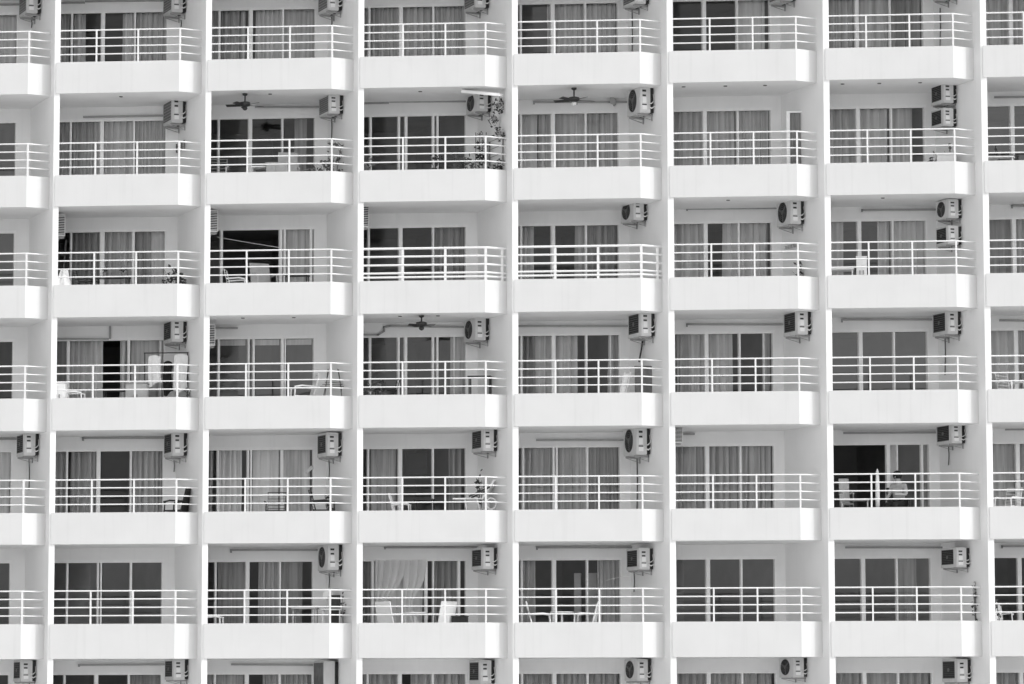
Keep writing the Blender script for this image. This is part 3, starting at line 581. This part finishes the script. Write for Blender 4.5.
plant(1, 368, .9, 1.05, .2, 'leafy potted plant beside the pillar, second row, fourth column', LEAF2, n=50)
plant(1, 437, 1.2, .98, .2, 'leafy potted plant at the third wide pane edge, second row, fourth column', LEAF, n=60)
plant(1, 455, 1.1, 1.1, .24, 'bushy potted plant nearer the trellis, second row, fourth column', LEAF2, n=50)
plant(1, 335, 1.0, 1.3, .22, 'slender plant with pale stems below the hanging hose, second row, third column', LEAF2, n=46)
plant(1, 318, 1.1, .8, .2, 'low spreading plant near the pale chair, second row, third column', LEAF2, n=34)
plant(1, 327, .7, .75, .16, 'small pale plant behind the corner post, second row, third column', LEAF2, n=40)
plant(2, 172, .95, .95, .24, 'dark bushy plant in the corner, third row, second column', LEAF, n=80)
plant(2, 180, .7, .72, .2, 'low dark plant behind the corner post, third row, second column', LEAF, n=50)
plant(3, 376, .9, .82, .24, 'spiky plant beside the pillar, fourth row, fourth column', LEAF2, n=60, size=.16)
plant(2, 550, .9, .75, .14, 'small plant by the wide mullion, third row, fifth column', LEAF2, n=30)
plant(1, 470, 1.0, .9, .18, 'pale-leaved plant in front of the trellis, second row, fourth column', LEAF2, n=50)
plant(1, 499, .55, .7, .14, 'low plant in the corner below the plant shelf, second row, fourth column', LEAF, n=40)
plant(5, 360, .9, .85, .12, 'small dark plant beside the pillar, sixth row, fourth column', LEAF, n=30)
plant(5, 996, .8, .95, .14, 'leafy plant beside the pillar, sixth row, eighth column', LEAF2, n=36)
plant(2, 800, 1.1, .85, .18, 'dark plant in the corner under wall shelf, third row, sixth column', LEAF, n=50)
plant(1, 935, 1.3, .85, .16, 'small plant under the twin conditioners, second row, seventh column', LEAF2, n=36)
plant(1, 948, 1.0, 1.0, .14, 'thin plant above the white washing machine, second row, seventh column', LEAF2, n=24)
plant(5, 976, .55, 1.5, .07, 'dark creeper plant hugging the fin, sixth row, seventh column', LEAF, n=60, size=.08)
plant(5, 344, .8, 1.26, .18, 'small plant on the dark cabinet, sixth row, third column', LEAF, n=40, base=0.0, size=.1)
plant(3, 191, .95, .7, .14, 'low pale plant under the hanging white shirt, fourth row, second column', LEAF2, n=30)
plant(4, 350 - 22, .9, .9, .1, 'small dark plant near the corner post, fifth row, third column', LEAF, n=26)
plant(2, 123, 1.1, .22, .1, 'small pot plant on the dark table, third row, second column', LEAF, n=24, pot=.06, ph=.1, base=.742, size=.07)
plant(2, 104, 1.05, .24, .07, 'tiny pot plant at the table edge, third row, second column', LEAF, n=18, pot=.05, ph=.1, base=.742, size=.06)

def cabinet(r, px, y, w, d, h, M, label, cat='cabinet', rz=0, name='cabinet'):
    root = empty(name, spot(r, px, y), rz); b = MB(); b.box((0, 0, h / 2), (w / 2, d / 2, h / 2)); local('body', b, M, root, bevel=.01)
    for sx in (-1, 1):
        b = MB(); b.box((sx * w / 4, -d / 2 - .008, h * .5), (w / 4 - .012, .007, h * .46)); dr = local('door', b, M, root)
        b = MB(); b.box((sx * .04, -d / 2 - .025, h * .6), (.008, .009, .05)); k = b.build('handle', ACM, None); k.parent = dr
    b = MB(); b.box((0, 0, h + .011), (w / 2 + .01, d / 2 + .01, .01)); local('top', b, M, root)
    tag(root, label, cat); return root
cabinet(5, 340, 1.25, .4, .35, 1.15, DARKM, 'dark upright cabinet against the side wall, sixth row, third column')
cabinet(3, 648, 1.1, .62, .4, 1.12, ACM, 'dark grey storage cabinet under the air conditioner, fourth row, fifth column')
cabinet(3, 137, .85, .52, .4, .82, LGC, 'pale low cabinet behind the railing, fourth row, second column')
cabinet(3, 59, .6, .34, .3, .82, WPL, 'white narrow cabinet beside the pillar, fourth row, second column')
cabinet(5, 460, .95, .38, .3, .62, DARK, 'dark low box at the end of the glass doors, sixth row, fourth column')
cabinet(1, 947, .9, .48, .45, .66, WPL, 'white washing machine below the twin conditioners, second row, seventh column', 'washing machine', name='washing_machine')
cabinet(1, 277, .75, .5, .4, .70, LGC, 'pale storage box behind the railing, second row, third column', 'box', name='storage_box')
cabinet(2, 862, .9, .26, .26, .95, WPL, 'white boxy fan heater beside the table, third row, seventh column', 'heater', name='fan_heater')

# deck lounger, fifth row fourth column
root = empty('deck_lounger', spot(4, 474, .9), 0); root.scale = (1, 1, 1.14)
b = MB(); b.hexa([(-.5, -.25, .60), (.2, -.25, .60), (.2, .25, .60), (-.5, .25, .60), (-.5, -.25, .63), (.2, -.25, .63), (.2, .25, .63), (-.5, .25, .63)]); local('seat', b, WPL, root)
b = MB(); b.hexa([(.2, -.25, .60), (.24, -.25, .59), (.24, .25, .59), (.2, .25, .60), (.5, -.25, 1.02), (.54, -.25, 1.0), (.54, .25, 1.0), (.5, .25, 1.02)]); local('backrest', b, WPL, root)
for sy in (-1, 1):
    for x0_, x1_ in ((-.2, -.1), (.1, .25), (.35, .3)): b = MB(); b.tube([(x0_, sy * .23, .6), (x1_, sy * .24, 0)], .018, 6); local('leg', b, WPL, root)
    b = MB(); b.tube([(.45 + .12 * math.cos(a), sy * .27, .5 + .12 * math.sin(a)) for a in [k * PI / 8 for k in range(17)]], .018, 6); local('wheel', b, WPL, root)
    b = MB(); b.tube([(-.1, sy * .27, .66), (.42, sy * .27, .86)], .02, 6); local('armrest', b, DARKM, root)
tag(root, 'white deck lounger with raised back near the corner, fifth row, fourth column', 'lounger')

# laundry, fourth row second column
pr = at(148, 352, 1.15); r3 = floor(3)
root = empty('clothes_rail', spot(3, 168, 1.15)); hz = 1.62
b = MB(); b.tube([(-.62, 0, hz), (.5, 0, hz)], .014, 6); local('bar', b, DARKM, root)
for sx in (-.6, .48): b = MB(); b.tube([(sx, 0, .02), (sx, 0, hz)], .014, 6); local('upright', b, DARKM, root); b = MB(); b.tube([(sx, -.25, .02), (sx, .25, .02)], .016, 6); local('foot', b, DARKM, root)
tag(root, 'dark clothes rail holding shirts under the air conditioner, fourth row, second column', 'clothes rail')
def shirt(px, w, top, ln, M, label, y, hem=.08):
    p = spot(3, px, y); z1 = r3 + top; b = MB(); rnd = random.Random(int(px * 3)); K = 14; ph = rnd.uniform(0, 6)
    for dy in (-.03, .03):
        base = len(b.v)
        for i in range(11):
            t = i / 10
            for k in range(K + 1):
                u = k / K * 2 - 1; sh_ = .05 * abs(u) ** 2 * (1 - t)
                ww = w * (.92 + .05 * math.sin(3 * t + ph) + .06 * t) / 2
                zz = z1 - sh_ - (ln - sh_) * t * (1 + hem * math.sin(u * 2.2 + ph)); b.v.append((p.x + u * ww + .03 * math.sin(4 * t + ph) * t, p.y + dy * (1 - .6 * abs(u)) + (.012 * math.sin(5 * u + ph + t) + .008 * math.sin(11 * u + 2 * ph)) * (.3 + t), zz))
        for i in range(10):
            for k in range(K): a = base + i * (K + 1) + k; b.f.append((a, a + 1, a + K + 2, a + K + 1)); b.m.append(0)
    o = b.build('hanging_shirt', M, smooth=True); tag(o, label, 'shirt', 'laundry on the clothes rail')
shirt(154, .34, 1.56, .74, WCL, 'pale shirt hanging nearest the glass doors on the rail, fourth row, second column', 1.08)
shirt(167.5, .24, 1.42, .82, BLACKF, 'black garment hanging in the middle of the rail, fourth row, second column', 1.14)
shirt(180.5, .36, 1.58, .90, WCL, 'white shirt hanging nearest the side wall, fourth row, second column', 1.02)
shirt(174, .12, 1.36, .55, GPL, 'narrow grey garment between the black one and white shirt, fourth row, second column', 1.2)

root = empty('folded_chair', spot(3, 622, .8))
for sx in (-.05, .09):
    b = MB(); b.tube([(sx - .1, -.1, 0), (sx + .12, .12, 1.0)], .018, 6); local('frame', b, WPL, root)
b = MB(); b.hexa([(-.03, -.02, .45), (.06, -.02, .45), (.06, .0, .45), (-.03, .0, .45), (.07, .08, .95), (.17, .08, .95), (.17, .1, .95), (.07, .1, .95)]); local('seat', b, WCL, root)
tag(root, 'white folded chair leaning by the grey cabinet, fourth row, fifth column', 'chair', 'chairs on the balconies')
cabinet(3, 154, 1.3, .3, .3, .5, DARK, 'dark laundry box under the pale hanging shirt, fourth row, second column', 'box', name='laundry_box')
# drying rack, fourth row third column
root = empty('drying_rack', spot(3, 333, .95))
for sx in (-1, 1): b = MB(); b.tube([(sx * .3, -.2, 0), (sx * .12, .1, 1.15)], .01, 5); b.tube([(sx * .3, .25, 0), (sx * .12, -.05, 1.15)], .01, 5); local('frame', b, DARKM, root)
for k in range(4): b = MB(); b.tube([(-.3 + .05 * k, -.2 + .08 * k, .7 + .06 * k), (.3 - .05 * k, -.2 + .08 * k, .7 + .06 * k)], .008, 5); local('bar', b, DARKM, root)
tag(root, 'folding dark drying rack near the corner, fourth row, third column', 'drying rack')
# covered parasol with white cloth, third row second column
root = empty('folded_parasol', spot(2, 61, .75), 0)
b = MB(); b.tube([(0, 0, 0), (.1, .05, 1.65)], .018, 6); local('pole', b, DARKM, root)
b = MB(); n = 40
for j in range(9):
    t = j / 8
    for i in range(n):
        a = 2 * PI * i / n; q = (.30 - .22 * t ** .8) * (1 + .22 * math.sin(5 * a + 2 * t) + .12 * math.sin(9 * a - 3 * t)); b.v.append((q * math.cos(a) + .02 + .05 * t, q * math.sin(a), .12 + .78 * t + .05 * math.sin(3 * a) * (1 - t)))
for j in range(8):
    for i in range(n): b.f.append((j * n + i, j * n + (i + 1) % n, (j + 1) * n + (i + 1) % n, (j + 1) * n + i)); b.m.append(0)
b.f.append(tuple(range(8 * n, 9 * n))); b.m.append(0); local('cloth', b, WCL, root, smooth=True)
tag(root, 'white cloth bundled round a leaning pole beside the pillar, third row, second column', 'parasol')
# white closed parasol, fifth row seventh column
root = empty('closed_parasol', spot(4, 878, .8)); b = MB(); b.tube([(0, 0, 0), (0, 0, 1.36)], .016, 8); local('pole', b, WPL, root)
b = MB(); b.lathe((0, 0, .42), [(.045, 0), (.055, .2), (.05, .6), (.03, .9)], 10); local('canopy', b, WCL, root, smooth=True); b = MB(); b.lathe((0, 0, 0), [(.18, 0), (.18, .04), (.03, .07)], 12); local('base', b, GPL, root)
tag(root, 'white closed parasol standing in the open doorway, fifth row, seventh column', 'parasol')
# trellis with creepers, awning, hanging baskets: second row fourth column
p = spot(1, 481, 1.25); root = empty('trellis', p); b = MB()
for k in range(4): b.box((-.13 + .087 * k, 0, .75), (.008, .008, .75))
for k in range(9): b.box((0, .017, .1 + .165 * k), (.14, .008, .008))
local('lattice', b, DARKM, root); b = MB(); b.leaves((0, 0, .8), (.16, .06, .75), 130, .1, random.Random(3)); local('foliage', b, LEAF, root)
tag(root, 'narrow trellis with a dark climbing plant on the side wall, second row, fourth column', 'trellis')
p0 = at(461, 90.5, .2); p1 = at(499, 94, .12); b = MB(); d = (p1 - p0); n_ = Vector((0, 0, 1)); v = Vector((.25, .9, 0)).normalized()
b.hexa([p0 - EZ * .05, p1 - EZ * .05, p1 + v * .3 - EZ * .02, p0 + v * .3 - EZ * .02, p0 + EZ * .02, p1 + EZ * .02, p1 + v * .3 + EZ * .03, p0 + v * .3 + EZ * .03])
tag(b.build('shade_board', WPL), 'white slanted board fixed under the slab above the unit, second row, fourth column', 'board')
for px, y, zz, n, lb in [(499, .42, 2.05, 60, 'hanging creeper in the corner under the white board, second row, fourth column'), (499, .4, 1.35, 46, 'hanging basket plant on the fin just above the rail, second row, fourth column'), (494, .62, 1.75, 40, 'trailing dark vine hanging beside the conditioner, second row, fourth column')]:
    p = spot(1, px, y); p.z = floor(1) + zz; root = empty('hanging_plant', p); b = MB(); b.lathe((0, 0, -.06), [(.05, 0), (.07, .1)], 10); local('basket', b, POT, root)
    b = MB(); b.leaves((0, 0, -.05), (.13, .1, .22), n, .09, random.Random(n)); b.tube([(0, 0, .04), (.02, .01, .25)], .005, 4); local('foliage', b, LEAF, root); tag(root, lb, 'plant')
# small wall things
def wall_item(name, r, c, px, py, w, h, M, label, cat, rows=4, cols=5, yw=None):
    lo, hi = .2, 2.0
    for _ in range(40):
        y = (lo + hi) / 2; q = at(px, py, y)
        if q.x < c * W - SK * y - .05: lo = y
        else: hi = y
    q = at(px, py, y); b = MB()
    for k in range(rows): b.box(q + EZ * (h * (k / (rows - 1) - .5)), (w / 2, .004, .004), (E1, E2, EZ))
    for k in range(cols): b.box(q + E1 * (w * (k / (cols - 1) - .5)) + E2 * .02, (.004, .02, h / 2), (E1, E2, EZ))
    tag(b.build(name, M), label, cat)
wall_item('wire_rack', 1, 1, 180, 147, .9, .22, ACM, 'thin wire rack on the side wall below the conditioner, second row, second column', 'rack')
wall_item('wire_shelf', 2, 5, 792, 246, .6, .07, GPL, 'wire shelf on the side wall below the conditioner, third row, sixth column', 'shelf')
0 and wall_item('pipe_rack', 5, 6, 953, 579, .8, .06, ACM, 'small row of hooks below the conditioner, sixth row, seventh column', 'rack', 3, 4)
wall_item('plant_shelf', 1, 3, 497, 151, .9, .6, ACM, 'stepped dark plant shelf on the side wall, second row, fourth column', 'shelf', 4, 2)
p = at(613, 101, D - .08); root = empty('flood_lamp', p); b = MB(); b.box((0, 0, 0), (.075, .05, .085), (Vector((.9, .2, -.3)).normalized(), Vector((0, 1, 0)), EZ)); local('housing', b, GPL, root, bevel=.01); b = MB(); b.box((.02, .055, -.02), (.02, .025, .1)); local('mount', b, PIPE, root)
tag(root, 'grey flood lamp on the wall pipe near the conditioner, second row, fifth column', 'lamp')
# dish aerial and small lamp
p = spot(5, 327, .7); p.z = floor(5) + .84; root = empty('dish_aerial', p); b = MB(); b.lathe((0, 0, 0), [(.05, 0), (.015, .03), (.015, .3)], 8); local('stand', b, GPL, root)
b = MB(); n_ = Vector((-.6, -.7, .4)).normalized(); b.disc(Vector((0, -.03, .36)), n_, .12, 16, .02); local('dish', b, WPL, root); tag(root, 'small white dish aerial above the railing, sixth row, third column', 'aerial')
p = at(309, 469, D - .06); root = empty('wall_lamp', p); b = MB(); b.tube([(.06, .05, .04), (-.06, -.1, -.1)], [.05, .035], 10); local('shade', b, WPL, root); b = MB(); b.box((.06, .05, .06), (.02, .02, .03)); local('mount', b, GPL, root); tag(root, 'small white lamp at the edge of the glass doors, fifth row, third column', 'lamp')
# clothes line across the open doorway
b = MB(); b.tube([at(217, 237, D - .1), at(248, 242.5, D - .1), at(279, 247.5, D - .1)], .008, 5); tag(b.build('clothes_line', WPL), 'white line strung across the dark open doorway, third row, third column', 'clothes line')
b = MB(); b.tube([at(606, 580.5, D - .1), at(618, 577.5, 1.6), at(633, 574, 1.1)], .008, 5); tag(b.build('washing_line', WPL), 'white line from the conditioner to the doors, sixth row, fifth column', 'clothes line')
# things inside the rooms
def inside(r, px, py, y): return at(px, py, y)
for (r, x0_, x1_, yt, yb_, dep, M, nm, cat, lb) in [(4, 406, 427, 453, 474, D + 1.3, DARK, 'television', 'television', 'dark television on the wall inside the room, fifth row, fourth column'),
    (5, 574, 581, 573, 612, D + 1.6, WPL, 'lit_doorway', 'lit_doorway', 'tall white box standing for a lit doorway inside the room, sixth row, fifth column'), (5, 587, 597, 573, 592, D + 1.4, WPL, 'lit_doorway_strip', 'panel', 'white panel standing for doorway light inside the room by the curtain, sixth row, fifth column')]:  # the white boxes put a lit doorway's brightness into their colour
    a, e = at(x0_, yt, dep), at(x1_, yb_, dep); root = empty(nm, Vector(((a.x + e.x) / 2, dep, e.z if nm == 'television' else floor(r))))
    hh = a.z - root.location.z; ww = e.x - a.x; b = MB(); b.box((0, .1 if nm != 'television' else .03, hh / 2), (ww / 2, .1 if nm != 'television' else .03, hh / 2)); local('body', b, M, root, bevel=.008)
    b = MB(); b.box((0, -.006, hh / 2), (ww / 2 - .02, .005, hh / 2 - .02)); local('screen' if nm == 'television' else 'door', b, M, root); tag(root, lb, cat)

# ---------------------------------------------------------------- the seated person, fifth row seventh column
def skin(name, pts, edges, rad, M, root, lv=2):
    me = bpy.data.meshes.new(name); me.from_pydata(pts, edges, []); me.materials.append(M); o = bpy.data.objects.new(name, me); COL.objects.link(o); o.parent = root
    bm = bmesh.new(); bm.from_mesh(me); lay = bm.verts.layers.skin.verify(); bm.verts.ensure_lookup_table()
    for i, q in enumerate(rad): bm.verts[i][lay].radius = (q, q); bm.verts[i][lay].use_root = i == 0
    bm.to_mesh(me); bm.free(); s = o.modifiers.new('skin', 'SKIN'); s.use_smooth_shade = True
    sb_ = o.modifiers.new('sub', 'SUBSURF'); sb_.levels = sb_.render_levels = lv; return o
root = empty('person', spot(4, 899, 1.16), -.5)
P = [(0, 0, .52), (0, .03, .72), (0, .02, .93), (0, -.01, 1.04), (0, -.05, 1.13), (0, -.07, 1.24),
     (-.17, .0, .97), (-.23, -.06, .74), (-.14, -.3, .68), (.17, .0, .97), (.24, -.06, .74), (.12, -.28, .74), (-.09, -.02, .5), (-.11, -.42, .5), (-.11, -.40, .08), (-.11, -.52, .04), (.09, -.02, .5), (.11, -.42, .5), (.11, -.40, .08), (.11, -.52, .04), (-.1, -.38, .67), (.07, -.36, .74)]
Ed = [(0, 1), (1, 2), (2, 3), (3, 4), (4, 5), (2, 6), (6, 7), (7, 8), (8, 20), (2, 9), (9, 10), (10, 11), (11, 21), (0, 12), (12, 13), (13, 14), (14, 15), (0, 16), (16, 17), (17, 18), (18, 19)]
Rd = [.13, .13, .14, .055, .085, .085, .055, .045, .032, .055, .045, .032, .085, .06, .042, .035, .085, .06, .042, .035, .025, .025]
skin('body', P, Ed, Rd, SKIN, root)
ix = [0, 1, 2, 6, 7, 9, 10]; mp = {k: i for i, k in enumerate(ix)}
skin('shirt', [P[k] for k in ix], [(mp[a], mp[b_]) for a, b_ in Ed if a in mp and b_ in mp], [.145, .145, .155, .07, .06, .07, .06], MGC, root)
ix = [0, 12, 13, 14, 16, 17, 18]; mp = {k: i for i, k in enumerate(ix)}
skin('trousers', [P[k] for k in ix], [(mp[a], mp[b_]) for a, b_ in Ed if a in mp and b_ in mp], [.15, .1, .075, .055, .1, .075, .055], BLACKF, root)
b = MB(); b.lathe((0, -.045, 1.14), [(.09, 0), (.112, .06), (.112, .12), (.085, .175), (.03, .2)], 14); local('hair', b, HAIR, root, smooth=True)
b = MB(); b.tube([(0, -.155, 1.19), (0, -.185, 1.165), (0, -.16, 1.155)], [.012, .016, .01], 6); local('nose', b, SKIN, root)
for sx in (-1, 1): b = MB(); b.lathe((sx * .035, -.152, 1.195), [(.004, -.01), (.013, 0), (.004, .01)], 8); local('eye', b, HAIR, root)
tag(root, 'person with dark hair in a white shirt sitting behind the railing', 'person')

# ---------------------------------------------------------------- light
az, el = math.radians(62), math.radians(49)
sd = Vector((math.sin(az) * math.cos(el), -math.cos(az) * math.cos(el), math.sin(el)))
sun = bpy.data.objects.new('sun', bpy.data.lights.new('sun', 'SUN')); COL.objects.link(sun); sun.data.energy = .7; sun.data.angle = math.radians(.6)
sun.data.color = (1, 1, 1); sun.rotation_euler = sd.to_track_quat('Z', 'Y').to_euler(); sun.location = (20, -40, 60)
w = bpy.data.worlds.new('World'); sc.world = w; w.use_nodes = True; N = w.node_tree.nodes; L = w.node_tree.links
sky = N.new('ShaderNodeTexSky'); sky.sky_type = 'NISHITA'; sky.sun_disc = False; sky.sun_elevation = el; sky.sun_rotation = math.atan2(sd.x, sd.y); sky.dust_density = 3.0
bw = N.new('ShaderNodeRGBToBW'); L.new(sky.outputs[0], bw.inputs[0]); L.new(bw.outputs[0], N['Background'].inputs['Color']); N['Background'].inputs['Strength'].default_value = .15
sc.view_settings.view_transform = 'Standard'; sc.view_settings.look = 'None'; sc.view_settings.gamma = 1; sc.view_settings.use_curve_mapping = False; sc.view_settings.exposure = 1.03
sc.render.engine = 'CYCLES'; sc.cycles.max_bounces = 10; sc.cycles.diffuse_bounces = 6; sc.cycles.transparent_max_bounces = 12; sc.cycles.caustics_reflective = False; sc.cycles.caustics_refractive = False
sc.cycles.use_denoising = True; sc.cycles.sample_clamp_indirect = 6
